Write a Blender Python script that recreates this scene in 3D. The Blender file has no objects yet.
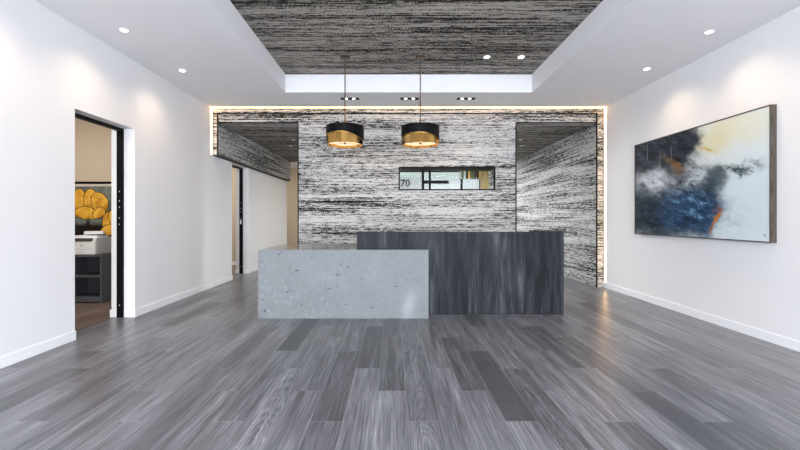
import bpy, bmesh, math, random
from mathutils import Vector, Matrix, noise
random.seed(7)
PI = math.pi
scene = bpy.context.scene
COL = scene.collection

# ------------------------------------------------------------------ helpers
def mesh_from(bm, name, mat=None, smooth=False):
    """box-projected UVs in metres, then a mesh datablock"""
    uv = bm.loops.layers.uv.verify()
    bm.normal_update()
    for f in bm.faces:
        n = f.normal
        ax = max(range(3), key=lambda i: abs(n[i]))
        for l in f.loops:
            c = l.vert.co
            l[uv].uv = (c.y, c.z) if ax == 0 else ((c.x, c.z) if ax == 1 else (c.x, c.y))
        f.smooth = smooth
    me = bpy.data.meshes.new(name)
    bm.to_mesh(me); bm.free()
    if mat: me.materials.append(mat)
    return me

def obj(name, bm, mat=None, parent=None, smooth=False, label=None):
    o = bpy.data.objects.new(name, mesh_from(bm, name, mat, smooth) if isinstance(bm, bmesh.types.BMesh) else bm)
    COL.objects.link(o)
    if parent: o.parent = parent
    if label: o['label'] = label
    return o

def tag(o, label, cat, group=None, kind=None):
    o['label'] = label; o['category'] = cat
    if group: o['group'] = group
    if kind: o['kind'] = kind
    return o

def thing(name, label, cat, loc=(0, 0, 0), rotz=0, group=None):
    o = bpy.data.objects.new(name, None); COL.objects.link(o)
    o.empty_display_size = .1
    o.location = loc; o.rotation_euler = (0, 0, rotz)
    return tag(o, label, cat, group)

def struct(name, bm, mat, label=None, cat=None, parent=None):
    o = obj(name, bm, mat, parent)
    if not parent:
        o['kind'] = 'structure'
        if label: o['label'] = label
        if cat: o['category'] = cat
    return o

def dup(root, loc, label=None, rotz=None):
    r = root.copy(); COL.objects.link(r); r.location = loc
    if rotz is not None: r.rotation_euler = (0, 0, rotz)
    if label: r['label'] = label
    for ch in list(root.children):
        c = ch.copy(); COL.objects.link(c); c.parent = r
        for g in list(ch.children):
            d = g.copy(); COL.objects.link(d); d.parent = c
    return r

def B(): return bmesh.new()

def box(bm, x0, x1, y0, y1, z0, z1, bev=0):
    r = bmesh.ops.create_cube(bm, size=1)
    vs = r['verts']
    for v in vs:
        v.co = Vector(((x0 + x1) / 2 + v.co.x * (x1 - x0), (y0 + y1) / 2 + v.co.y * (y1 - y0), (z0 + z1) / 2 + v.co.z * (z1 - z0)))
    if bev:
        es = list({e for v in vs for e in v.link_edges})
        bmesh.ops.bevel(bm, geom=es, offset=bev, segments=2, affect='EDGES', profile=.7)
    return bm

def cyl(bm, c, r, z0, z1, n=32, r2=None):
    r2 = r if r2 is None else r2
    a = [bm.verts.new((c[0] + r * math.cos(2 * PI * i / n), c[1] + r * math.sin(2 * PI * i / n), z0)) for i in range(n)]
    b = [bm.verts.new((c[0] + r2 * math.cos(2 * PI * i / n), c[1] + r2 * math.sin(2 * PI * i / n), z1)) for i in range(n)]
    bm.faces.new(list(reversed(a))); bm.faces.new(b)
    for i in range(n): bm.faces.new((a[i], a[(i + 1) % n], b[(i + 1) % n], b[i]))
    return bm

def lathe(bm, prof, n=48, c=(0, 0)):
    """closed profile [(r,z)...] revolved"""
    rings = []
    for r, z in prof:
        rings.append([bm.verts.new((c[0] + r * math.cos(2 * PI * i / n), c[1] + r * math.sin(2 * PI * i / n), z)) for i in range(n)])
    m = len(prof)
    for k in range(m):
        A, Bq = rings[k], rings[(k + 1) % m]
        for i in range(n):
            bm.faces.new((A[i], A[(i + 1) % n], Bq[(i + 1) % n], Bq[i]))
    bmesh.ops.recalc_face_normals(bm, faces=bm.faces)
    return bm

# ------------------------------------------------------------------ materials
def mat(name, color=(.8, .8, .8), rough=.5, metal=0, spec=.5, emit=None, strength=0, **kw):
    m = bpy.data.materials.new(name); m.use_nodes = True
    b = m.node_tree.nodes['Principled BSDF']
    b.inputs['Base Color'].default_value = (*color, 1)
    b.inputs['Roughness'].default_value = rough
    b.inputs['Metallic'].default_value = metal
    b.inputs['Specular IOR Level'].default_value = spec
    if emit:
        b.inputs['Emission Color'].default_value = (*emit, 1)
        b.inputs['Emission Strength'].default_value = strength
    for k, v in kw.items(): b.inputs[k].default_value = v
    return m

class NT:
    def __init__(s, m):
        s.t = m.node_tree; s.n = s.t.nodes; s.l = s.t.links; s.b = s.n['Principled BSDF']
    def new(s, typ, **kw):
        n = s.n.new(typ)
        for k, v in kw.items(): setattr(n, k, v)
        return n
    def put(s, sock, v):
        if isinstance(v, bpy.types.NodeSocket): s.l.new(v, sock)
        elif isinstance(v, (tuple, list)): sock.default_value = (*v, 1) if len(v) == 3 and len(sock.default_value) == 4 else v
        else: sock.default_value = v
    def uv(s): return s.new('ShaderNodeTexCoord').outputs['UV']
    def scale(s, vec, sc, loc=(0, 0, 0)):
        m = s.new('ShaderNodeMapping'); s.put(m.inputs['Vector'], vec)
        m.inputs['Scale'].default_value = sc; m.inputs['Location'].default_value = loc
        return m.outputs[0]
    def noise(s, vec, sc=1, det=3, rough=.5, dist=0):
        n = s.new('ShaderNodeTexNoise'); s.put(n.inputs['Vector'], vec)
        n.inputs['Scale'].default_value = sc; n.inputs['Detail'].default_value = det
        n.inputs['Roughness'].default_value = rough; n.inputs['Distortion'].default_value = dist
        return n.outputs['Fac']
    def math(s, op, a, b=None, clamp=False):
        n = s.new('ShaderNodeMath', operation=op, use_clamp=clamp); s.put(n.inputs[0], a)
        if b is not None: s.put(n.inputs[1], b)
        return n.outputs[0]
    def ramp(s, fac, stops):
        n = s.new('ShaderNodeValToRGB'); s.put(n.inputs[0], fac)
        r = n.color_ramp
        while len(r.elements) < len(stops): r.elements.new(.5)
        for e, (p, c) in zip(r.elements, stops):
            e.position = p; e.color = (*c, 1) if len(c) == 3 else c
        return n.outputs[0]
    def mr(s, v, a, b, c=0, d=1):
        n = s.new('ShaderNodeMapRange'); s.put(n.inputs[0], v)
        for i, q in enumerate((a, b, c, d)): n.inputs[i + 1].default_value = q
        return n.outputs[0]
    def mix(s, f, a, b, mode='MIX'):
        n = s.new('ShaderNodeMix', data_type='RGBA', blend_type=mode)
        s.put(n.inputs[0], f); s.put(n.inputs[6], a); s.put(n.inputs[7], b)
        return n.outputs[2]
    def bump(s, h, st=.2, d=.01):
        n = s.new('ShaderNodeBump'); s.put(n.inputs['Height'], h)
        n.inputs['Strength'].default_value = st; n.inputs['Distance'].default_value = d
        s.l.new(n.outputs[0], s.b.inputs['Normal'])

def paint(name, color, rough=.6, amt=.03):
    m = mat(name, color, rough, spec=.3); N = NT(m)
    f = N.noise(N.scale(N.uv(), (1, 1, 1)), 1.3, 3)
    d = tuple(c * (1 - amt) for c in color)
    N.l.new(N.mix(f, color, d), N.b.inputs['Base Color'])
    N.bump(N.noise(N.uv(), 180, 2), .03, .002)
    return m

M = {}
M['wall'] = paint('white_wall_paint', (.79, .79, .80), .5)
M['ceil'] = paint('white_ceiling_paint', (.88, .88, .905), .8)
M['base'] = paint('white_baseboard_paint', (.84, .85, .87), .3)
M['beige'] = paint('beige_wall_paint', (.53, .455, .345), .7)
M['black'] = mat('black_metal', (.005, .005, .006), .5, spec=.08)
M['trimblack'] = mat('dark_edge_trim', (.010, .009, .008), .6, spec=.1)
M['soffit'] = mat('dark_brown_trim', (.06, .047, .038), .6, spec=.1)
M['brass'] = mat('brushed_brass', (.50, .29, .085), .10, 1)
M['rod'] = mat('antique_brass', (.17, .12, .08), .4, 1)
M['bandin'] = mat('gold_lining', (.75, .48, .15), .3, 1)
M['glass'] = mat('clear_glass', (1, 1, 1), 0.0, **{'Transmission Weight': 1.0, 'IOR': 1.05})
M['led'] = mat('warm_led_light', (1, .9, .75), .5, emit=(1, .58, .22), strength=5.5)
M['lens'] = mat('downlight_lens', (1, 1, 1), .5, emit=(1, .90, .76), strength=14)
M['diffuser'] = mat('frosted_diffuser', (.9, .8, .65), .5, emit=(1, .74, .46), strength=.85)
M['whiteplastic'] = mat('white_plastic', (.80, .81, .82), .35)
M['greyplastic'] = mat('grey_plastic', (.48, .49, .50), .4)
M['darkplastic'] = mat('dark_plastic', (.05, .055, .06), .35)
M['paper'] = mat('paper', (.85, .86, .88), .7)
M['ringwhite'] = mat('white_downlight_trim', (.8, .8, .8), .5)
M['sill'] = mat('threshold_metal', (.03, .03, .03), .4)

N_ = M['glass'].node_tree; N_.nodes.clear()
_o = N_.nodes.new('ShaderNodeOutputMaterial'); _m = N_.nodes.new('ShaderNodeMixShader'); _t = N_.nodes.new('ShaderNodeBsdfTransparent')
_g = N_.nodes.new('ShaderNodeBsdfGlossy'); _f = N_.nodes.new('ShaderNodeFresnel'); _g.inputs['Roughness'].default_value = 0; _f.inputs[0].default_value = 1.08
_t.inputs[0].default_value = (.95, .97, .96, 1)
N_.links.new(_f.outputs[0], _m.inputs[0]); N_.links.new(_t.outputs[0], _m.inputs[1]); N_.links.new(_g.outputs[0], _m.inputs[2]); N_.links.new(_m.outputs[0], _o.inputs[0])

# fibrous black and white wallcovering
def wallpaper(name, k=1.0, lo=.03, hi=.72, bias=0.0, tint=(1, 1, 1)):
    m = mat(name, rough=.8, spec=.06); N = NT(m); uv = N.uv()
    big = N.noise(N.scale(uv, (.35, 5.5, 1)), 1, 3, .6)                 # darker and lighter bands
    wob = N.noise(N.scale(uv, (1.3, 2.0, 1), (5, 1, 0)), 1, 2)
    sh = N.new('ShaderNodeVectorMath', operation='MULTIPLY_ADD')
    cmb = N.new('ShaderNodeCombineXYZ'); N.put(cmb.inputs[1], wob)
    N.put(sh.inputs[0], cmb.outputs[0]); sh.inputs[1].default_value = (0, .014, 0); N.put(sh.inputs[2], uv)
    w = sh.outputs[0]
    dash = N.noise(N.scale(w, (4.6 * k, 36 * k, 1)), 1, 4, .72)
    dash2 = N.noise(N.scale(w, (9 * k, 62 * k, 1), (3, 9, 0)), 1, 3, .7)
    weave = N.noise(N.scale(uv, (58 * k, 16 * k, 1), (1, 4, 0)), 1, 2, .6)
    lines = N.noise(N.scale(w, (.5, 38 * k, 1), (9, 2, 0)), 1, 3, .6)
    a = N.math('MULTIPLY', dash, 1.15)
    a = N.math('ADD', a, N.math('MULTIPLY', dash2, .62))
    a = N.math('ADD', a, N.math('MULTIPLY', big, .85))
    a = N.math('ADD', a, N.math('MULTIPLY', weave, .62))
    a = N.math('ADD', a, N.math('MULTIPLY', lines, .95))
    a = N.math('ADD', a, bias)
    t = lambda v: tuple(v * c for c in tint)
    mid = lo + (hi - lo) * .42
    c = N.ramp(N.mr(a, 1.70, 2.46), [(0, t(lo * .6)), (.31, t(lo * 1.2)), (.39, t(mid * .6)), (.48, t(hi * .64)), (.66, t(hi * .95)), (1, t(hi * 1.1))])
    N.l.new(c, N.b.inputs['Base Color'])
    N.bump(weave, .12, .003)
    return m
M['paperwall'] = wallpaper('fibrous_black_white_wallcovering', 1.3, .016, .54, -.01, (1, .985, .95))
M['paperceil'] = wallpaper('fibrous_wallcovering_shaded', 1.0, .022, .42, -.04, (1, .93, .84))  # same covering, dimmer light on the ceilings put into darker, browner colours

# plank floor: per plank tone in the colour attribute
def floor_mat(name, warm=0):
    m = mat(name, rough=.3, spec=.42); N = NT(m); uv = N.uv()
    at = N.new('ShaderNodeAttribute', attribute_name='plank'); sp = N.new('ShaderNodeSeparateColor')
    N.l.new(at.outputs['Color'], sp.inputs[0])
    tone, seed, swirl = sp.outputs[0], sp.outputs[1], sp.outputs[2]
    off = N.new('ShaderNodeCombineXYZ'); N.put(off.inputs[0], N.math('MULTIPLY', seed, 37)); N.put(off.inputs[1], N.math('MULTIPLY', seed, 91)); 
    add = N.new('ShaderNodeVectorMath', operation='ADD'); N.put(add.inputs[0], uv); N.put(add.inputs[1], off.outputs[0])
    p = add.outputs[0]
    streak = N.noise(N.scale(p, (15, .75, 1)), 1, 4, .6)
    fine = N.noise(N.scale(p, (85, 2.6, 1)), 1, 3, .6)
    # cathedral grain
    uv2 = N.new('ShaderNodeUVMap', uv_map='local').outputs[0]
    s2 = N.new('ShaderNodeSeparateXYZ'); N.l.new(uv2, s2.inputs[0])
    warp = N.noise(N.scale(p, (9, 1.6, 1)), 1, 3, .5)
    par = N.math('ADD', N.math('MULTIPLY', s2.outputs[1], 1.6), N.math('MULTIPLY', N.math('MULTIPLY', s2.outputs[0], s2.outputs[0]), 1.5))
    par = N.math('ADD', N.math('MULTIPLY', warp, 2.6), par)
    rings = N.math('SINE', N.math('MULTIPLY', par, 17))
    rings = N.mr(rings, -1, 1, -.5, .5)
    a = N.math('MULTIPLY', N.mr(streak, .27, .73, -.5, .5), .47)
    a = N.math('ADD', a, N.math('MULTIPLY', N.mr(fine, .25, .75, -.5, .5), .52))
    a = N.math('ADD', a, N.math('MULTIPLY', rings, N.mr(swirl, .3, 1, .0, .16)))
    a = N.math('ADD', a, tone)
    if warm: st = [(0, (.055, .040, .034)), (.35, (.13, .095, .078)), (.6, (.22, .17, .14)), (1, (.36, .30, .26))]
    else: st = [(0, (.058, .060, .068)), (.3, (.066, .068, .076)), (.55, (.125, .127, .142)), (.8, (.225, .228, .25)), (1, (.36, .365, .40))]
    c = N.ramp(a, st)
    # joints between planks
    ex = N.math('ABSOLUTE', s2.outputs[0]); ey = N.math('ABSOLUTE', s2.outputs[1])
    g = N.math('MAXIMUM', N.math('GREATER_THAN', ex, 1 - .018), N.math('GREATER_THAN', ey, 1 - .0035))
    c = N.mix(N.math('MULTIPLY', g, .55), c, (.26, .265, .29))
    N.l.new(c, N.b.inputs['Base Color'])
    return m
M['floor'] = floor_mat('grey_wood_plank_tiles')
M['floorwarm'] = floor_mat('brown_tinted_plank_tiles', 1)  # same plank shader with a browner tint

def wood_dark():
    m = mat('charcoal_wood_veneer', rough=.5, spec=.10); N = NT(m); uv = N.uv()
    s = N.noise(N.scale(uv, (11, .9, 1)), 1, 4, .6, .5)
    b = N.noise(N.scale(uv, (3.2, .25, 1), (4, 0, 0)), 1, 2, .5)
    f = N.noise(N.scale(uv, (90, 3.5, 1)), 1, 3, .6)
    a = N.math('ADD', N.math('MULTIPLY', s, .5), N.math('ADD', N.math('MULTIPLY', b, .3), N.math('MULTIPLY', f, .28)))
    N.l.new(N.ramp(a, [(.36, (.006, .0065, .008)), (.48, (.012, .013, .016)), (.58, (.026, .028, .034)), (.68, (.075, .08, .094))]), N.b.inputs['Base Color'])
    N.bump(f, .08, .002)
    return m
M['wood'] = wood_dark()
M['cabwood'] = mat('slate_grey_laminate', (.085, .092, .105), .5, spec=.2)

def attr_mat(name, rough, spec=.12, attr='col'):
    m = mat(name, rough=rough, spec=spec); N = NT(m)
    at = N.new('ShaderNodeAttribute', attribute_name=attr)
    N.l.new(at.outputs['Color'], N.b.inputs['Base Color'])
    return m, N

# ------------------------------------------------------------------ dimensions
XL, XR = -3.346, 3.889
H, HC = 3.31, 3.60
YF, YW, YWB = -2.4, 7.40, 7.80          # window front behind the viewer, feature wall faces
YE, YL = 14.1, 12.57
ZC = 3.04                                # lower ceiling behind the feature wall
TL = .30                                 # left wall thickness
D1, D2, DH = (4.20, 5.17), (8.29, 9.26), 2.43

# ------------------------------------------------------------------ floor
def plank_floor(name, x0, x1, y0, y1, material, special=None, base=.5):
    W, L = .205, 1.335
    bm = B(); lay = bm.loops.layers.float_color.new('plank'); loc = bm.loops.layers.uv.new('UVMap'); l2 = bm.loops.layers.uv.new('local')
    k0 = math.floor((x0 - .09) / W) - 1; k1 = math.ceil((x1 - .09) / W) + 1
    rnd = random.Random(11)
    for k in range(k0, k1):
        a, b = .09 + k * W, .09 + (k + 1) * W
        ca, cb = max(a, x0), min(b, x1)
        if cb - ca < 1e-4: continue
        o = 2.516 + ((2 * k) % 3) * .445
        j0 = math.floor((y0 - o) / L) - 1; j1 = math.ceil((y1 - o) / L) + 1
        for j in range(j0, j1):
            c, d = o + j * L, o + (j + 1) * L
            cc, cd = max(c, y0), min(d, y1)
            r1, r2, r3 = rnd.random(), rnd.random(), rnd.random()
            if cd - cc < 1e-4: continue
            tone = base + (r1 - .5) * .20 - (.20 if r1 * 13 % 1 < .10 else 0)
            swirl = 1.0 if r3 > .86 else r3 * .25
            if special and (k, j) in special: tone, swirl = special[(k, j)]
            f = bm.faces.new([bm.verts.new((X, Y, 0)) for X, Y in ((ca, cc), (cb, cc), (cb, cd), (ca, cd))])
            for l in f.loops:
                l[lay] = (tone, r2, swirl, 1)
                q = l.vert.co
                l[loc].uv = (q.x, q.y)
                l[l2].uv = ((q.x - a) / W * 2 - 1, (q.y - c) / L * 2 - 1)
    me = bpy.data.meshes.new(name); bm.to_mesh(me); bm.free(); me.materials.append(material)
    o = bpy.data.objects.new(name, me); COL.objects.link(o); o['kind'] = 'structure'
    return o
special = {(3, 0): (.22, .05), (-6, 1): (.14, .05), (-14, -1): (.22, .0), (0, 0): (.50, 1.0), (4, -1): (.42, .9), (2, 0): (.40, .4),
           (1, -1): (.58, .2), (7, 0): (.42, .3), (12, -1): (.40, .1), (13, 0): (.42, .2)}
fl = plank_floor('floor', XL - .255, 4.2, YF, YE, M['floor'], special, .56)
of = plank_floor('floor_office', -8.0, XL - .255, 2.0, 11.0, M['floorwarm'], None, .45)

# ------------------------------------------------------------------ walls
def wall_left():
    bm = B(); x0, x1 = XL - TL, XL
    box(bm, x0, x1, YF, D1[0], 0, HC)
    box(bm, x0, x1, D1[1], D2[0], 0, HC)
    box(bm, x0, x1, D2[1], YL, 0, HC)
    box(bm, x0, x1, D1[0], D1[1], DH, HC)
    box(bm, x0, x1, D2[0], D2[1], DH, HC)
    return bm
struct('wall_left', wall_left(), M['wall'])
struct('wall_right', box(B(), XR, XR + .2, YF, YW, 0, HC), M['wall'])
RW = 3.765
struct('wall_right_papered', box(B(), RW, XR + .2, YW, YE, 0, H), M['paperwall'])

# feature wall with its openings and slot (X positions line up with the coffer)
CX0, CX1 = -1.768, 2.268
SX0, SX1, SZ0, SZ1 = .12, 1.86, 1.815, 2.205
bm = B()
box(bm, XL, RW, YW, YWB, ZC, H)                         # header
box(bm, CX0, SX0, YW, YWB, 0, ZC); box(bm, SX1, CX1, YW, YWB, 0, ZC)
box(bm, SX0, SX1, YW, YWB, 0, SZ0); box(bm, SX0, SX1, YW, YWB, SZ1, ZC)
struct('wall_back', bm, M['paperwall'])
bm = B(); box(bm, XL, -3.24, YW, YL, 2.45, ZC)
struct('wall_left_bulkhead', bm, M['paperwall'])
struct('trim_1', box(B(), XL, -3.235, YW, YL, 2.435, 2.45), M['soffit'])

# dark metal edge trims on the feature wall
t = .018
bm = B()
y0, y1 = YW - .012, YW
box(bm, -3.262, -3.240, y0, y1, 2.45, 3.222)
box(bm, -3.262, RW + .002, y0, y1, 3.204, 3.222)
box(bm, RW - .02, RW + .004, y0, y1, 0, 3.204)
struct('trim_2', bm, M['trimblack'])
bm = B()
box(bm, -3.240, CX0, y0, y1, ZC - .008, ZC + .012)
box(bm, CX1, RW - .02, y0, y1, ZC - .008, ZC + .012)
box(bm, CX0 - .004, CX0 + .014, y0, y1, 0, ZC - .008)
box(bm, CX1 - .014, CX1 + .004, y0, y1, 0, ZC - .008)
struct('trim_3', bm, M['trimblack'])

# end wall with a window, and the side passage on the left
FX0, FX1, FZ0, FZ1 = .10, 3.05, .95, 2.93
bm = B()
box(bm, -7.0, FX0, YE, YE + .2, 0, H); box(bm, FX1, XR + .2, YE, YE + .2, 0, H)
box(bm, FX0, FX1, YE, YE + .2, 0, FZ0); box(bm, FX0, FX1, YE, YE + .2, FZ1, H)
struct('wall_end', bm, M['beige'])
struct('wall_passage', box(B(), -7.2, -7.0, 11.0, YE + .2, 0, H), M['beige'])
struct('wall_passage_side', box(B(), -7.0, XL - TL, YL - .2, YL, 0, H), M['beige'])
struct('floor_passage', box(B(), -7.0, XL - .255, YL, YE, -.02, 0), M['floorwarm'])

# rooms behind the left wall
struct('wall_office_back', box(B(), -8.0, XL - TL, 6.50, 6.60, 0, HC), M['beige'])
struct('wall_office_front', box(B(), -8.0, XL - TL, 2.0, 2.1, 0, HC), M['beige'])
struct('wall_office_side', box(B(), -8.1, -8.0, 2.0, 11.0, 0, HC), M['beige'])
struct('wall_room_back', box(B(), -8.0, XL - TL, 10.9, 11.0, 0, HC), M['beige'])
struct('ceiling_office', box(B(), -8.0, XL - TL, 2.0, 11.0, H, H + .1), M['ceil'])

# front of the room behind the viewer: a glazed shopfront
bm = B()
box(bm, XL - TL, XR + .2, YF - .2, YF, 0, .12); box(bm, XL - TL, XR + .2, YF - .2, YF, 3.2, HC + .1)
box(bm, XL - TL, XL + .1, YF - .2, YF, .12, 3.2); box(bm, XR - .1, XR + .2, YF - .2, YF, .12, 3.2)
struct('wall_front', bm, M['wall'])
bm = B()
for i in range(5):
    x = XL + .1 + (XR - XL - .2) * i / 4
    box(bm, x - .03, x + .03, YF - .14, YF - .06, .12, 3.2)
box(bm, XL + .1, XR - .1, YF - .14, YF - .06, .12, .18); box(bm, XL + .1, XR - .1, YF - .14, YF - .06, 3.14, 3.2)
struct('window_1', bm, M['black'])

# ------------------------------------------------------------------ ceiling
KX0, KX1, KY0, KY1 = -1.745, 2.235, -1.6, 6.465
bm = B()
box(bm, XL, KX0, YF, YW, H, HC); box(bm, KX1, XR, YF, YW, H, HC)
box(bm, KX0, KX1, YF, KY0, H, HC); box(bm, KX0, KX1, KY1, YW, H, HC)
struct('ceiling', bm, M['ceil'])
struct('ceiling_coffer', box(B(), XL, XR, YF, YW, HC, HC + .1), M['paperceil'])
struct('ceiling_back', box(B(), -3.35, RW, YWB, YL, ZC, ZC + .1), M['paperceil'])
bm = B(); box(bm, -7.0, RW, YL, YE, ZC, ZC + .1)
struct('ceiling_end', bm, M['ceil'])

# ------------------------------------------------------------------ baseboards
bh, bt = .098, .014
def bb(name, *boxes, m='base'):
    bm = B()
    for b in boxes: box(bm, *b, bev=.003)
    return struct(name, bm, M[m])
bb('baseboard_left', (XL, XL + bt, YF, D1[0] + .001, 0, bh), (XL, XL + bt, D1[1] - bt, D2[0], 0, bh),
   (XL, XL + bt, D2[1] - bt, YL, 0, bh),
   (XL - .13, XL, D1[1] - bt, D1[1], 0, bh), (XL - .13, XL, D2[1] - bt, D2[1], 0, bh),
   (XL - TL - .012, XL - .215, D1[1] - bt, D1[1], 0, bh), (XL - TL - .012, XL - .215, D2[1] - bt, D2[1], 0, bh))
bb('baseboard_right', (XR - bt, XR, YF, YW, 0, bh))
bb('baseboard_back', (-3.6, CX0, YE - bt, YE, 0, bh))
bb('baseboard_office', (-8, XL - TL, 6.5 - bt, 6.5, 0, bh), (-8, XL - TL, 10.9 - bt, 10.9, 0, bh))

# ------------------------------------------------------------------ pocket door frames
def door(name, D):
    xa, xb = XL - .213, XL - .137
    bm = B()
    box(bm, xa, xb, D[1] - .03, D[1], 0, DH - .03, .002)
    box(bm, xa, xb, D[0], D[0] + .03, 0, DH - .03, .002)
    box(bm, xa, xb, D[0], D[1], DH - .03, DH, .002)
    o = struct(name, bm, M['black'])
    bm = B(); box(bm, XL - .26, XL - .248, D[0], D[1], 0, .003)
    obj('threshold', bm, M['sill'], o)
    # latch holes and strike plate in the jamb, lighter metal
    bm = B()
    for z in (1.62, 1.50, 1.42, 1.28, 1.20, .16):
        box(bm, xa + .033, xa + .042, D[1] - .032, D[1] - .030, z - .009, z + .009)
    obj('latch_plate', bm, M['greyplastic'], o)
    return o
door('door_1', D1); d2 = door('door_2', D2)
obj('door_handle', box(B(), XL - .19, XL - .16, D2[1] - .045, D2[1] - .03, 1.14, 1.24, .003), M['whiteplastic'], d2)

# ------------------------------------------------------------------ slot window in the feature wall
bm = B(); f = .022; ya, yb = YW - .014, YW + .03
box(bm, SX0 - f, SX0, ya, yb, SZ0 - f, SZ1 + f); box(bm, SX1, SX1 + f, ya, yb, SZ0 - f, SZ1 + f)
box(bm, SX0, SX1, ya, yb, SZ1, SZ1 + f); box(bm, SX0, SX1, ya, yb, SZ0 - f, SZ0)
w2 = struct('window_2', bm, M['black'])
bm = B(); box(bm, SX0, SX1, YW + .03, YWB, SZ1 - .006, SZ1)
obj('head_lining', bm, M['black'], w2)
bm = B()
yc = YWB - .05
for x in (.575, .705): box(bm, x - .019, x + .019, yc, yc + .04, SZ0, SZ1 - .006)
box(bm, SX0, SX1, yc, yc + .04, SZ0, SZ0 + .012)
obj('mullion', bm, M['black'], w2)
obj('pane', box(B(), SX0, SX1, yc + .016, yc + .022, SZ0 + .012, SZ1 - .006), M['glass'], w2)

# far window with frosted lower panels
bm = B(); g = .03; ya, yb = YE - .01, YE + .08
box(bm, FX0, FX0 + g, ya, yb, FZ0, FZ1); box(bm, FX1 - g, FX1, ya, yb, FZ0, FZ1)
box(bm, FX0, FX1, ya, yb, FZ1 - g, FZ1); box(bm, FX0, FX1, ya, yb, FZ0, FZ0 + g)
for x in (1.03, 2.40): box(bm, x - .035, x + .035, ya, yb, FZ0, FZ1)
w3 = struct('window_3', bm, M['black'])
obj('pane', box(B(), FX0 + g, FX1 - g, YE + .03, YE + .036, FZ0 + g, FZ1 - g), M['glass'], w3)
M['film'] = mat('frosted_film', (.62, .64, .67), .6, spec=.1, emit=(.93, .96, 1), strength=.08)  # faint emission stands in for daylight coming through the film
for a, b, z in ((FX0 + g, .99, 2.70), (1.07, 2.36, 2.66), (2.44, FX1 - g, 2.65)):
    obj('frosted_panel', box(B(), a, b, YE + .005, YE + .02, FZ0 + g, z), M['film'], w3)
obj('dark_rail', box(B(), 1.07, 1.95, YE - .02, YE + .004, 2.49, 2.60), M['black'], w3)
cu = bpy.data.curves.new('number', 'FONT'); cu.body = '70'; cu.size = .34; cu.extrude = .002; cu.offset = .009
to = bpy.data.objects.new('number_sign', cu); COL.objects.link(to)
dg = bpy.context.evaluated_depsgraph_get(); me = bpy.data.meshes.new_from_object(to.evaluated_get(dg))
bpy.data.objects.remove(to)
me.materials.clear(); me.materials.append(mat('grey_lettering', (.05, .05, .055), .6))
ns = bpy.data.objects.new('number_lettering', me); COL.objects.link(ns); ns.parent = w3
ns.rotation_euler = (PI / 2, 0, 0); ns.location = (.245, YE - .004, 2.395); ns['label'] = 'grey numerals 70'

tag(obj('neighbouring_building', box(B(), -4, 9, 18.0, 21.0, -.02, 6.5), mat('grey_green_facade', (.055, .06, .055), .9)),
    'grey green facade glimpsed outside through the narrow slot window', 'building')
# curtain and striped valance by the far window
def wavy(x0, x1, y, z0, z1, amp, n, th=.006):
    bm = B(); F = []; Bk = []
    for i in range(n * 8 + 1):
        x = x0 + (x1 - x0) * i / (n * 8); yy = y + amp * math.sin(i / 8 * 2 * PI)
        F.append((bm.verts.new((x, yy, z0)), bm.verts.new((x, yy, z1)))); Bk.append((bm.verts.new((x, yy + th, z0)), bm.verts.new((x, yy + th, z1))))
    for i in range(len(F) - 1):
        bm.faces.new((F[i][0], F[i + 1][0], F[i + 1][1], F[i][1])); bm.faces.new((Bk[i + 1][0], Bk[i][0], Bk[i][1], Bk[i + 1][1]))
        bm.faces.new((F[i][1], F[i + 1][1], Bk[i + 1][1], Bk[i][1])); bm.faces.new((F[i + 1][0], F[i][0], Bk[i][0], Bk[i + 1][0]))
    return bm
cm = mat('ochre_curtain_fabric', (.55, .42, .20), .8)
tag(obj('curtain', wavy(3.08, 3.42, YE - .08, .02, 3.02, .025, 4), cm, smooth=True),
    'ochre tan curtain seen through the right end of the narrow slot window', 'curtain')
vm = mat('striped_valance_fabric', rough=.8); N = NT(vm)
u = N.new('ShaderNodeSeparateXYZ'); N.put(u.inputs[0], N.uv())
wn = N.new('ShaderNodeTexWhiteNoise', noise_dimensions='1D'); N.put(wn.inputs['W'], N.math('FLOOR', N.math('MULTIPLY', u.outputs[0], 13)))
rp = N.ramp(wn.outputs['Value'], [(0, (.03, .03, .03)), (.22, (.72, .42, .10)), (.42, (.10, .13, .06)), (.6, (.65, .66, .62)), (.8, (.09, .04, .03))])
rp.node.color_ramp.interpolation = 'CONSTANT'; N.l.new(rp, N.b.inputs['Base Color'])
tag(obj('valance', box(B(), 2.32, 3.06, YE - .06, YE - .03, 2.66, 3.02), vm),
    'striped ochre, black and white valance above a bright panel in the slot window', 'valance')

# ------------------------------------------------------------------ LED light lines
def led(name, label, b_ch, b_l):
    o = thing(name, label, 'light')
    obj('diffuser', box(B(), *b_l), M['led'], o)
    obj('channel', box(B(), *b_ch), M['ringwhite'], o)
    return o
ly0, ly1 = 7.315, 7.365
led('light_strip', 'glowing warm light strip running along the ceiling above the patterned wall',
    (XL + .006, XR - .006, ly1, ly1 + .008, H - .008, H), (XL + .006, XR - .006, ly0, ly1, H - .006, H))
led('light_strip', 'short upright glowing light strip on the left wall beside the patterned bulkhead',
    (XL, XL + .008, ly1, ly1 + .008, 2.45, H - .01), (XL, XL + .006, ly0, ly1, 2.45, H - .01))
led('light_strip', 'tall upright glowing light strip from ceiling to floor at the right wall corner',
    (XR - .008, XR, ly1, ly1 + .008, bh, H - .01), (XR - .006, XR, ly0, ly1, bh, H - .01))

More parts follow.
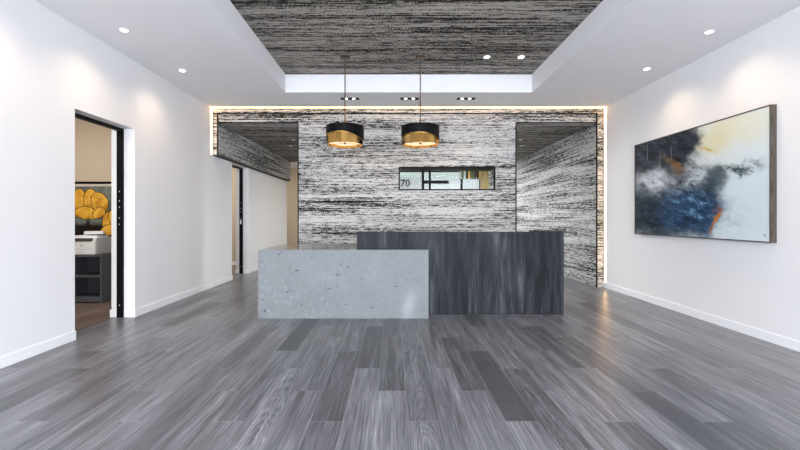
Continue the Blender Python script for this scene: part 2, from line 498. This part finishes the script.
# ------------------------------------------------------------------ downlights
def spot(name, loc, power, size=1.9, blend=1, col=(1, .74, .50), tilt=(0, 0), rad=.04):
    l = bpy.data.lights.new(name, 'SPOT'); l.energy = power; l.spot_size = size; l.spot_blend = blend; l.color = col; l.shadow_soft_size = rad
    o = bpy.data.objects.new(name, l); COL.objects.link(o); o.location = loc; o.rotation_euler = (tilt[0], tilt[1], 0)
    return o
def make_downlight():
    o = thing('downlight', '', 'ceiling light')
    obj('trim_ring', lathe(B(), [(.036, 0), (.036, -.006), (.052, -.004), (.055, 0)], 28), M['ringwhite'], o)
    obj('lens', cyl(B(), (0, 0), .0355, -.004, 0, 24), M['lens'], o)
    return o
G1 = 'round downlights recessed in the white ceiling'
dl = make_downlight()
spots = [((-2.91, 4.32, H), 'round downlight in the white ceiling on the left, the one farther from the patterned wall', G1),
         ((-2.905, 5.50, H), 'round downlight in the white ceiling on the left, the one nearer the patterned wall', G1),
         ((3.44, 4.36, H), 'round downlight in the white ceiling above the near end of the abstract painting', G1),
         ((3.444, 5.44, H), 'round downlight in the white ceiling near the far end of the abstract painting', G1),
         ((1.346, 5.76, HC), 'bright round spot in the patterned ceiling, the one nearer the right pendant lamp', 'pair of spots in the patterned ceiling'),
         ((1.836, 5.76, HC), 'bright round spot in the patterned ceiling, the one nearer the corner of the recess', 'pair of spots in the patterned ceiling'),
         ((2.86, 9.0, ZC), 'small spot in the low patterned ceiling behind the right opening, the nearer of two', 'spots in the low ceiling behind the right opening'),
         ((3.12, 9.75, ZC), 'small spot in the low patterned ceiling behind the right opening, the farther of two', 'spots in the low ceiling behind the right opening'),
         ((-2.25, 9.0, ZC), 'small spot in the low patterned ceiling behind the left opening, the nearer of two', 'spots in the low ceiling behind the left opening'),
         ((-2.50, 9.75, ZC), 'small spot in the low patterned ceiling behind the left opening, the farther of two', 'spots in the low ceiling behind the left opening')]
dl2 = thing('downlight', '', 'ceiling light')
obj('trim_ring', lathe(B(), [(.036, 0), (.036, -.006), (.052, -.004), (.055, 0)], 28), M['greyplastic'], dl2)
obj('lens', cyl(B(), (0, 0), .0355, -.004, 0, 24), mat('faint_glow_downlight_lens', (.6, .6, .58), .4, emit=(1, .95, .85), strength=.35), dl2)  # lamps are off; a faint glow is put into the lens
for i, (p, lab, grp) in enumerate(spots):
    o = dl if i == 0 else dl2 if i == 6 else dup(dl if i < 6 else dl2, p)
    o.location = p; o['label'] = lab; o['group'] = grp
POW = dict(side=26, coffer=30, back=75)
for y in (1.96, 3.14, 4.32, 5.50):
    spot('spot_lamp', (-2.905, y, H - .02), POW['side'], 2.3)
for y in (2.20, 3.28, 4.36, 5.44):
    spot('spot_lamp', (3.44, y, H - .02), POW['side'], 2.3)
for x in (1.346, 1.836): spot('spot_lamp', (x, 5.76, HC - .02), POW['coffer'], 1.7)


# three-window recessed fixtures above the feature wall
def make_multi():
    o = thing('recessed_spotlight', '', 'ceiling light')
    bm = B(); w, d = .155, .055
    box(bm, -w, w, -d, -d + .012, -.006, 0); box(bm, -w, w, d - .012, d, -.006, 0)
    for x0, x1 in ((-w, -w + .055), (-.028, .028), (w - .055, w)): box(bm, x0, x1, -d + .012, d - .012, -.006, 0)
    obj('housing', bm, M['black'], o)
    for x in (-.064, .064):
        obj('lens', cyl(B(), (x, 0), .017, -.005, 0, 20), M['lens'], o)
    return o
ml = make_multi()
for i, (x, lab) in enumerate(((-.739, 'black rectangular twin spotlight in the ceiling strip, behind the left pendant rod'),
                              (.272, 'black rectangular twin spotlight in the ceiling strip, left of the right pendant rod'),
                              (1.232, 'black rectangular twin spotlight in the ceiling strip, right of both pendant rods'))):
    o = ml if i == 0 else dup(ml, (0, 0, 0))
    o.location = (x, 6.80, H); o['label'] = lab; o['group'] = 'twin spotlights before the patterned wall'
    for dx in (-.064, .064): spot('spot_lamp', (x + dx, 6.80, H - .02), 14, 1.9)

# ------------------------------------------------------------------ pendant lamps
def make_pendant(loc, lab, prof, rot):
    o = thing('pendant_lamp', lab, 'lamp', loc, 0, 'pair of drum pendant lamps')
    R0, zt, zb = .252, -1.016 - .0, -1.27
    # facetted brass drum (open ring with thickness)
    n = 22; bm = B()
    def ring(r, z, alt=0): return [bm.verts.new(((r + (alt if i % 2 else 0)) * math.cos(2 * PI * i / n + .05), (r + (alt if i % 2 else 0)) * math.sin(2 * PI * i / n + .05), z)) for i in range(n)]
    a, b, c, d = ring(R0 - .004, zt, .018), ring(R0 - .004, zb, .018), ring(R0 - .012, zb, .018), ring(R0 - .012, zt, .018)
    for p, q in ((a, b), (b, c), (c, d), (d, a)):
        for i in range(n): bm.faces.new((p[i], p[(i + 1) % n], q[(i + 1) % n], q[i]))
    bmesh.ops.recalc_face_normals(bm, faces=bm.faces)
    obj('drum', bm, M['brass'], o)
    # black band whose lower edge sweeps down around the drum
    def band(r, th, ztop, inset):
        bm = B(); m = 96; rows = []
        for i in range(m):
            th_ = 2 * PI * i / m; zl = prof(th_) + inset
            cx, sx = math.cos(th_), math.sin(th_)
            rows.append([bm.verts.new((rr * cx, rr * sx, z)) for rr, z in ((r, ztop), (r, zl), (r - th, zl), (r - th, ztop))])
        for i in range(m):
            p, q = rows[i], rows[(i + 1) % m]
            for k in range(4): bm.faces.new((p[k], q[k], q[(k + 1) % 4], p[(k + 1) % 4]))
        bmesh.ops.recalc_face_normals(bm, faces=bm.faces)
        return bm
    obj('black_band', band(.272, .003, -1.006, 0), M['black'], o, smooth=False)
    obj('band_lining', band(.2685, .002, -1.010, -.006), M['bandin'], o)
    obj('top_plate', cyl(B(), (0, 0), .2385, -1.030, -1.022, 48), M['black'], o)
    obj('diffuser', lathe(B(), [(0.001, -1.232), (.12, -1.236), (.2395, -1.236), (.2395, -1.230), (.001, -1.226)], 48), M['diffuser'], o)
    bm = B(); cyl(bm, (0, 0), .016, -1.252, -1.236, 16); cyl(bm, (0, 0), .007, -1.262, -1.252, 12)
    obj('finial', bm, M['black'], o, smooth=False)
    bm = B()
    for k in range(3):
        an = 2 * PI * k / 3 + .5 + rot
        r = bmesh.ops.create_cube(bm, size=1)
        for v in r['verts']:
            v.co = Matrix.Rotation(an, 4, 'Z') @ Vector((.125 + v.co.x * .225, v.co.y * .008, -1.241 + v.co.z * .006))
    obj('diffuser_bracket', bm, M['rod'], o)
    obj('rod', cyl(B(), (0, 0), .0085, -.95, -.02, 16), M['rod'], o, smooth=False, label='bronze suspension rod')
    obj('rod_sleeve', cyl(B(), (0, 0), .013, -1.022, -.90, 16), M['brass'], o, label='short brass sleeve above the drum')
    obj('canopy', lathe(B(), [(.001, 0), (.072, 0), (.072, -.014), (.06, -.024), (.001, -.024)], 36), M['rod'], o)
    return o
def sweep1(t):   # angle 0 = +X, -pi/2 = towards the viewer
    a = (t + PI / 2 + PI) % (2 * PI) - PI          # 0 at the front, + towards the right
    s = min(1, max(0, (a + .25) / 1.8)); s = s * s * (3 - 2 * s)
    if a > 1.55: s = max(0, 1 - (a - 1.55) / 1.4)
    return -1.115 - .115 * s + .015 * math.sin(a)
def sweep2(t):
    a = (t + PI / 2 + PI) % (2 * PI) - PI
    s = min(1, max(0, (a + .1) / 2.0)); s = s * s * (3 - 2 * s)
    l = min(1, max(0, (-a - .6) / 1.6))
    if a > 1.9: s = max(0, 1 - (a - 1.9) / 1.2)
    return -1.135 - .085 * s - .03 * l
make_pendant((-.698, 5.76, HC), 'black and brass drum pendant lamp, the left one, black band dipping at its right', sweep1, 0)
make_pendant((.386, 5.76, HC), 'black and brass drum pendant lamp on the right, above the narrow slot window', sweep2, .8)
# ------------------------------------------------------------------ colour-attribute grids
def grid_plane(p0, du, dv, nu, nv, colfun, attr='col'):
    """front sheet of a slab: p0 + u*du + v*dv, colour per vertex (base pattern of the thing itself)"""
    bm = B(); lay = bm.verts.layers.float_color.new(attr); V = []
    for j in range(nv + 1):
        row = []
        for i in range(nu + 1):
            v = bm.verts.new(p0 + du * (i / nu) + dv * (j / nv)); c = colfun(i / nu, j / nv); v[lay] = (*c, 1); row.append(v)
        V.append(row)
    for j in range(nv):
        for i in range(nu): bm.faces.new((V[j][i], V[j][i + 1], V[j + 1][i + 1], V[j + 1][i]))
    return bm, lay
def close_back(bm, lay, off, col):
    """give the sheet real thickness"""
    r = bmesh.ops.extrude_face_region(bm, geom=list(bm.faces), use_keep_orig=True)
    vs = [e for e in r['geom'] if isinstance(e, bmesh.types.BMVert)]
    for v in vs: v.co += off; v[lay] = (*col, 1)
    bmesh.ops.recalc_face_normals(bm, faces=bm.faces)
def srgb(r, g, b):
    f = lambda c: (c / 255 / 12.92) if c <= 10 else ((c / 255 + .055) / 1.055) ** 2.4
    return (f(r), f(g), f(b))
def lerp(a, b, t): return tuple(x + (y - x) * t for x, y in zip(a, b))
def fbm(x, y, z=0, o=4):
    return noise.fractal(Vector((x, y, z)), .7, 2.1, o)
def blob(x, y, cx, cy, rx, ry, rot, soft):
    c, s = math.cos(rot), math.sin(rot); dx, dy = x - cx, y - cy
    d = math.hypot((dx * c + dy * s) / rx, (-dx * s + dy * c) / ry)
    return 1 / (1 + math.exp((d - 1) / soft))

# ------------------------------------------------------------------ reception desk
cm_, N = attr_mat('cast_concrete', .45)
N.bump(N.noise(N.uv(), 60, 3), .05, .002)
PITS = [(279, 254, 1.3, .7, .4), (281, 252.5, 1.0, .5, -.5), (297, 270.5, 1.6, .6, -.4), (341, 264.5, 1.6, .5, -.9), (347.5, 267, 1.3, .5, 1.2), (337.5, 274.5, 1.8, .6, .3),
        (362, 279.8, 1.1, .6, .6), (329, 289, 1.6, .5, -.4), (337, 286, .9, .4, 0), (409.5, 273.5, 1.2, .5, .9), (396, 286.5, 2.0, .5, -.2), (371.5, 307.5, 1.5, .5, 0), (265, 310.5, 1.8, .8, -.7),
        (263, 300, .8, .6, 0), (288, 292, 2.2, .4, -.2), (302, 305, 1, .5, 0), (325, 302, 1, .6, .8), (346, 304.5, 1.2, .4, .3), (262, 262, 1, .6, 0), (311, 258, .7, .4, 0), (386, 262, .6, .4, 0), (355, 296, .7, .4, 0)]
X0c, X1c, Yc, Zc = -1.726, .446, 5.096, .872
def conc(u, v):
    px = 393.5 + (X0c + u * (X1c - X0c)) * 400 / Yc; py = 218 - (v * Zc - 1.28) * 400 / Yc
    n = fbm(px * .035, py * .035, 3); n2 = fbm(px * .25, py * .25, 8)
    k = .192 + .018 * n + .012 * n2
    c = (k * .92, k * 1.0, k * 1.04)
    # pale veining, mostly in the lower left
    q = abs(fbm(px * .09 + n, py * .09, 20)); wv = max(0, 1 - (px - 258) / 110) * max(0, min(1, (py - 258) / 30)) + .15
    vein = max(0, 1 - q / .06) * wv * .45 * max(0, min(1, .5 + 2 * n2))
    w = blob(px, py, 409, 305, 5, 12, .25, .35) * .35
    c = lerp(c, (.42, .45, .48), min(1, vein + w))
    for cx, cy, rx, ry, ro in PITS:
        if abs(px - cx) < 5 and abs(py - cy) < 5:
            b = blob(px + n2 * .8, py + n2 * .6, cx, cy, rx * .8, ry, ro, .25); c = lerp(c, (.03, .035, .05), b * .9)
    
    return c
desk = thing('reception_desk', 'low pale grey concrete reception desk with pitted front, standing before the dark wood counter', 'desk', (0, 0, 0))
bm, lay = grid_plane(Vector((X0c, Yc, 0)), Vector((X1c - X0c, 0, 0)), Vector((0, 0, Zc)), 430, 172, conc)
close_back(bm, lay, Vector((0, .06, 0)), (.36, .40, .45))
obj('front_panel', bm, cm_, desk)
ct = mat('honed_concrete', (.36, .38, .41), .12, spec=.6); N = NT(ct)
N.l.new(N.mix(N.noise(N.uv(), 4, 4), (.22, .23, .24), (.18, .19, .20)), N.b.inputs['Base Color'])
obj('worktop', box(B(), X0c, X1c, Yc + .06, 6.24, Zc - .06, Zc, .002), ct, desk)
obj('side_panel', box(B(), X0c, X0c + .06, Yc + .06, 6.24, 0, Zc - .06), ct, desk)

ctr = thing('reception_counter', 'taller charcoal wood grained reception counter behind the concrete desk', 'counter')
WX0, WX1, WY, WZ = -.485, 2.263, 5.31, 1.096
# the counter passes behind the desk front: its front panel starts right of the concrete return
obj('front_panel', box(B(), X1c + .002, WX1, WY, WY + .05, 0, WZ - .0, .0015), M['wood'], ctr)
obj('upstand_panel', box(B(), WX0, X1c + .002, WY, WY + .05, Zc, WZ, .0015), M['wood'], ctr)
obj('side_panel', box(B(), 2.0, WX1, WY + .05, 5.92, 0, WZ + .006, .0015), M['wood'], ctr)
obj('worktop', box(B(), X1c + .002, 2.0, WY + .05, 6.0, .73, .76, .002), M['wood'], ctr)

# ------------------------------------------------------------------ abstract painting on the right wall
PY0, PY1, PZ0, PZ1, PX = 4.058, 6.344, 1.027, 2.433, 3.829
def abstract(u, v):
    Y = PY1 - u * (PY1 - PY0); Z = PZ0 + v * (PZ1 - PZ0)
    px = 393.5 + PX * 400 / Y; py = 218 - (Z - 1.28) * 400 / Y
    x = (px - 630) * 3.107; y = (py - 100) * 3.107
    wx = fbm(x * .011, y * .011, 1, 2) * 26 + fbm(x * .06, y * .06, 5, 3) * 9
    wy = fbm(x * .011, y * .011, 9, 2) * 22 + fbm(x * .06, y * .06, 13, 3) * 8
    X, Yy = x + wx, y + wy
    br = .75 * fbm(x * .022 + y * .012 + wx * .01, y * .045 - x * .018 + wy * .01, 30, 5) + .30 * fbm(x * .07 + y * .05, y * .30 - x * .14, 33, 3); sc = fbm(x * .18 - y * .1, y * .22, 44)
    c = srgb(208, 219, 222)
    c = lerp(c, srgb(214, 212, 190), blob(X, Yy, 330, 80, 120, 60, -.3, .3) * .8)
    c = lerp(c, srgb(205, 196, 130), blob(X, Yy, 262, 120, 52, 34, -.4, .4) * .55)
    c = lerp(c, srgb(190, 160, 50), blob(X, Yy, 252, 146, 20, 7, 0, .3) * .9)
    c = lerp(c, srgb(196, 212, 222), blob(X, Yy, 390, 330, 80, 110, 0, .4) * .7)
    dark = max(blob(X, Yy, 85, 180, 140, 105, -.25, .06), blob(X, Yy, 85, 340, 160, 110, .1, .07), blob(X, Yy, 175, 320, 112, 120, .2, .06), blob(X, Yy, 180, 130, 48, 55, 0, .10))
    c = lerp(c, lerp(srgb(14, 19, 27), srgb(48, 57, 68), min(1, max(0, .5 + br))), dark)
    c = lerp(c, srgb(42, 78, 112), max(0, min(1, blob(X, Yy, 185, 345, 100, 78, 0, .25) * (.75 + .8 * br))))
    c = lerp(c, srgb(110, 150, 182), max(0, min(1, blob(X, Yy, 210, 340, 70, 60, .4, .3) * (br * 2.0 - .25))))
    c = lerp(c, srgb(24, 38, 54), blob(X, Yy, 60, 345, 60, 50, 0, .3) * .6)
    c = lerp(c, srgb(214, 220, 226), blob(X, Yy, 72, 258, 40, 27, -.3, .30) * max(0, min(1, .95 + br)))
    c = lerp(c, srgb(192, 202, 208), blob(X, Yy, 200, 238, 46, 28, -.35, .3) * max(0, min(1, .6 + 1.2 * br)))
    c = lerp(c, srgb(205, 214, 216), blob(X, Yy, 265, 180, 80, 15, -.25, .3) * max(0, min(1, .7 + br)))
    c = lerp(c, srgb(140, 150, 155), blob(X, Yy, 130, 285, 60, 10, -.2, .4) * max(0, min(1, .5 * br)))
    c = lerp(c, srgb(52, 72, 72), blob(X, Yy, 325, 212, 75, 17, -.22, .18) * max(0, min(1, .75 + 1.3 * br)))
    c = lerp(c, srgb(56, 72, 80), blob(X, Yy, 262, 245, 32, 36, .2, .2) * .85)
    c = lerp(c, srgb(130, 92, 20), blob(X, Yy, 128, 196, 24, 14, .6, .3) * max(0, min(1, .55 + br)))
    c = lerp(c, srgb(176, 104, 24), blob(X, Yy, 268, 365, 9, 24, .3, .2) * max(0, min(1, 1.0 + br)))
    c = lerp(c, srgb(120, 70, 30), blob(X, Yy, 262, 395, 8, 12, .25, .2) * .8)
    c = lerp(c, srgb(160, 176, 186), max(0, min(1, blob(X, Yy, 320, 360, 26, 50, -.3, .3) * (.3 + br))))
    if sc > .62 and dark > .5 and br > .1: c = lerp(c, srgb(150, 160, 170), min(1, (sc - .45) * 1.6))
    for k, (lx, ly) in enumerate(((53, 160), (127, 165), (93, 185))):
        if abs(x - lx) < .8 and abs(y - ly) < 22: c = lerp(c, srgb(150, 150, 150), .5)
    if math.hypot((x - 422) / 1.0, (y - 423)) < 4 and abs(fbm(x * .5, y * .5, 70)) < .2: c = srgb(40, 40, 40)
    return c
am, N = attr_mat('acrylic_on_canvas', .55)
N.bump(N.noise(N.scale(N.uv(), (60, 40, 1)), 1, 4), .15, .003)
pic = thing('framed_painting', 'large abstract painting in blue, black and white, dark frame, on the right wall', 'painting')
cf = .012
bm, lay = grid_plane(Vector((PX, PY1 - cf, PZ0 + cf)), Vector((0, -(PY1 - PY0) + 2 * cf, 0)), Vector((0, 0, PZ1 - PZ0 - 2 * cf)), 420, 260, abstract)
close_back(bm, lay, Vector((.03, 0, 0)), (.6, .62, .62))
obj('canvas', bm, am, pic)
fm = mat('dark_walnut_frame', (.1, .08, .065), .5, spec=.15); N = NT(fm)
N.l.new(N.ramp(N.noise(N.scale(N.uv(), (60, 6, 1)), 1, 3), [(.3, (.035, .028, .023)), (.7, (.105, .088, .072))]), N.b.inputs['Base Color'])
bm = B(); fx = PX - .006
box(bm, fx, XR, PY0, PY0 + .010, PZ0, PZ1); box(bm, fx, XR, PY1 - .010, PY1, PZ0, PZ1)
box(bm, fx, XR, PY0 + .010, PY1 - .010, PZ0, PZ0 + .010); box(bm, fx, XR, PY0 + .010, PY1 - .010, PZ1 - .010, PZ1)
obj('frame', bm, fm, pic)

# ------------------------------------------------------------------ office behind the first door
PETALS = [(78, 203, 7.5, 14, .15), (91, 202, 7, 13, -.05), (100, 203, 8, 11, -.5), (86, 213, 11, 6, .1), (99, 213, 7, 5, -.4),
          (108, 221, 5, 9, .3), (115, 219, 6, 9, -.3), (108, 230, 8, 5, -.3)]
def flower(u, v):
    X = -5.75 + 1.5 * u; Z = .83 + 1.0 * v
    px = 393.5 + X * 400 / 6.45; py = 218 - (Z - 1.28) * 400 / 6.45
    n = fbm(px * .08, py * .08, 2)
    c = lerp(srgb(122, 126, 120), srgb(84, 90, 86), min(1, max(0, .5 + n)))
    if py > 222: c = lerp(c, srgb(28, 24, 22), min(1, (py - 222) / 4))
    for cx, cy, rx, ry, ro in PETALS:
        b = blob(px + n, py + n, cx, cy, rx, ry, ro, .05); e = blob(px + n, py + n, cx, cy, rx + .7, ry + .7, ro, .03)
        if e > .5 > b: c = srgb(60, 40, 16)
        elif b >= .5: c = lerp(srgb(226, 176, 70), srgb(176, 118, 26), min(1, max(0, .35 + n + (py - cy) / ry * .35)))
    c = lerp(c, srgb(30, 20, 14), blob(px, py, 88, 226, 2.2, 7, 0, .2))
    return c
fp = thing('framed_painting', 'painting of large yellow flowers in a black frame, seen through the left doorway', 'painting')
bm, lay = grid_plane(Vector((-5.75, 6.45, .83)), Vector((1.5, 0, 0)), Vector((0, 0, 1.0)), 340, 230, flower)
close_back(bm, lay, Vector((0, .03, 0)), (.3, .3, .3))
obj('canvas', bm, attr_mat('flower_canvas', .6)[0], fp)
bm = B()
for q in ((-5.79, -4.21, 6.43, 6.50, 1.83, 1.865), (-5.79, -4.21, 6.43, 6.50, .79, .83), (-5.79, -5.75, 6.43, 6.50, .83, 1.83), (-4.25, -4.21, 6.43, 6.50, .83, 1.83)): box(bm, *q)
obj('frame', bm, M['black'], fp)
obj('mount', box(B(), -5.75, -4.25, 6.44, 6.448, 1.79, 1.83), mat('cream_mount', (.6, .55, .46), .7), fp)

cb = thing('shelf_cabinet', 'open charcoal wood shelf cabinet under the printer in the side office', 'cabinet')
cx0, cx1, cy0, cy1, cz = -5.42, -4.38, 6.0, 6.42, .725
obj('top', box(B(), cx0 - .01, cx1 + .01, cy0 - .01, cy1, cz - .03, cz, .002), M['cabwood'], cb)
obj('side_panel', box(B(), cx1 - .025, cx1, cy0, cy1, 0, cz - .03), M['cabwood'], cb)
obj('side_panel', box(B(), cx0, cx0 + .025, cy0, cy1, 0, cz - .03), M['cabwood'], cb)
obj('divider', box(B(), -4.92, -4.90, cy0 + .02, cy1, .08, cz - .03), M['cabwood'], cb)
obj('back_panel', box(B(), cx0 + .025, cx1 - .025, cy1 - .015, cy1, .08, cz - .03), M['cabwood'], cb)
obj('shelf', box(B(), cx0 + .025, cx1 - .025, cy0 + .01, cy1 - .015, .385, .41), M['cabwood'], cb, label='pale edged middle shelf')
obj('bottom_panel', box(B(), cx0 + .025, cx1 - .025, cy0 + .01, cy1, .02, .08), M['cabwood'], cb)

pr = thing('printer', 'white office printer with grey side standing on the charcoal shelf cabinet', 'printer')
px0, px1, py0, py1 = -4.93, -4.50, 6.02, 6.38
obj('body', box(B(), px0, px1, py0, py1, cz + .005, .93, .008), M['whiteplastic'], pr)
obj('side_cover', box(B(), px1 + .0, px1 + .012, py0 + .02, py1, cz + .01, .975, .003), M['greyplastic'], pr)
obj('lid', box(B(), px0 - .005, px1, py0 + .03, py1, .93, .982, .008), M['whiteplastic'], pr)
obj('control_panel', box(B(), px0, px1 - .045, py0 - .012, py0 + .03, .935, .975, .003), M['darkplastic'], pr)
obj('display', box(B(), -4.83, -4.80, py0 - .014, py0 - .012, .942, .968), M['whiteplastic'], pr)
obj('tray_seam', box(B(), px0 + .01, px1 - .01, py0 - .002, py0, .806, .810), M['greyplastic'], pr)
bm = B(); ex = -4.70
box(bm, ex - .022, ex + .022, py0 - .003, py0, .860, .870); box(bm, ex - .005, ex + .005, py0 - .0035, py0, .845, .885)
obj('emblem', bm, M['greyplastic'], pr)
obj('tray_handle', box(B(), ex - .05, ex + .05, py0 - .003, py0, .757, .765), M['greyplastic'], pr)
# paper stack on the printer
def sheet(cx, cy, cz_, w, d, h, rz, tilt=0):
    bm = B(); box(bm, -w / 2, w / 2, -d / 2, d / 2, 0, h)
    for v in bm.verts: v.co = Matrix.Translation((cx, cy, cz_)) @ Matrix.Rotation(rz, 4, 'Z') @ Matrix.Rotation(tilt, 4, 'Y') @ v.co
    return bm
for i, (cx, cy, zz, w, d, h, rz, ti, m_, nm, lab) in enumerate((
    (-4.70, 6.20, .983, .36, .26, .030, .1, 0, 'paper', 'paper_stack', 'stack of white paper lying on top of the white printer'),
    (-4.60, 6.21, 1.014, .21, .16, .016, -.3, 0, 'darkplastic', 'folder', 'small dark folder on the white paper stack on the printer'),
    (-4.63, 6.20, 1.031, .24, .19, .045, .5, 0, 'paper', 'paper_stack', 'crooked upper stack of white sheets on the dark folder on the printer'))):
    tag(obj(nm, sheet(cx, cy, zz, w, d, h, rz, ti), M[m_]), lab, 'papers' if m_ == 'paper' else 'folder')

# ceiling lamps of the side rooms; unseen fill panels added behind the feature wall
def panel(x, y, z, power, lab, col=(1, .92, .83)):
    o = thing('unseen_panel_light', lab, 'ceiling light', (x, y, z))
    obj('frame', box(B(), -.32, .32, -.32, .32, -.02, 0), M['ringwhite'], o)
    l = bpy.data.lights.new('panel_lamp', 'AREA'); l.energy = power; l.size = .55; l.color = col
    q = bpy.data.objects.new('panel_lamp', l); COL.objects.link(q); q.location = (x, y, z - .03)
panel(-5.0, 4.6, H, 55, 'square ceiling panel light in the side office with the printer')
panel(-5.0, 9.2, H, 60, 'square ceiling panel light in the room behind the second doorway')
panel(-5.0, 13.3, ZC, 30, 'square ceiling panel light in the far side passage')
panel(1.2, 9.3, ZC, 120, 'added unseen fill panel light behind the feature wall, nearer the slot window', (.93, .97, 1))  # fill added to brighten the papered right wall
panel(2.0, 12.0, ZC, 110, 'added unseen fill panel light behind the feature wall, nearer the far window', (.93, .97, 1))
panel(-1.0, 11.2, ZC, 22, 'added unseen fill panel light behind the feature wall, nearer the side passage', (1, .74, .44))  # warm fill added for the corridor's left wall

# ------------------------------------------------------------------ daylight
w = bpy.data.worlds.new('overcast_sky'); scene.world = w; w.use_nodes = True
bg = w.node_tree.nodes['Background']; bg.inputs[0].default_value = (.88, .925, 1, 1); bg.inputs[1].default_value = 13.5
def portal(loc, sx, sy, rot):
    l = bpy.data.lights.new('window_portal', 'AREA'); l.shape = 'RECTANGLE'; l.size = sx; l.size_y = sy; l.cycles.is_portal = True
    o = bpy.data.objects.new('window_portal', l); COL.objects.link(o); o.location = loc; o.rotation_euler = rot
portal((.27, YF - .15, 1.66), 7.0, 3.08, (PI / 2, 0, 0))
portal(((FX0 + FX1) / 2, YE + .12, 1.94), FX1 - FX0, FZ1 - FZ0, (-PI / 2, 0, 0))
# pavement outside the shopfront
struct('ground', box(B(), -14, 14, -14, 22, -.30, -.10), mat('pavement', (.72, .72, .72), .9))

# ------------------------------------------------------------------ camera
cam = bpy.data.cameras.new('camera'); cam.sensor_width = 36; cam.lens = 18
cam.shift_x = 6.5 / 800; cam.shift_y = -7 / 800; cam.clip_start = .05
co = bpy.data.objects.new('camera', cam); COL.objects.link(co); co.location = (0, 0, 1.28); co.rotation_euler = (PI / 2, 0, 0)
scene.camera = co
vs = scene.view_settings
vs.view_transform = 'Standard'; vs.look = 'None'; vs.gamma = 1; vs.use_curve_mapping = False; vs.exposure = 0.33
scene.cycles.sample_clamp_indirect = 5; scene.cycles.max_bounces = 10; scene.cycles.diffuse_bounces = 6; scene.cycles.use_denoising = True
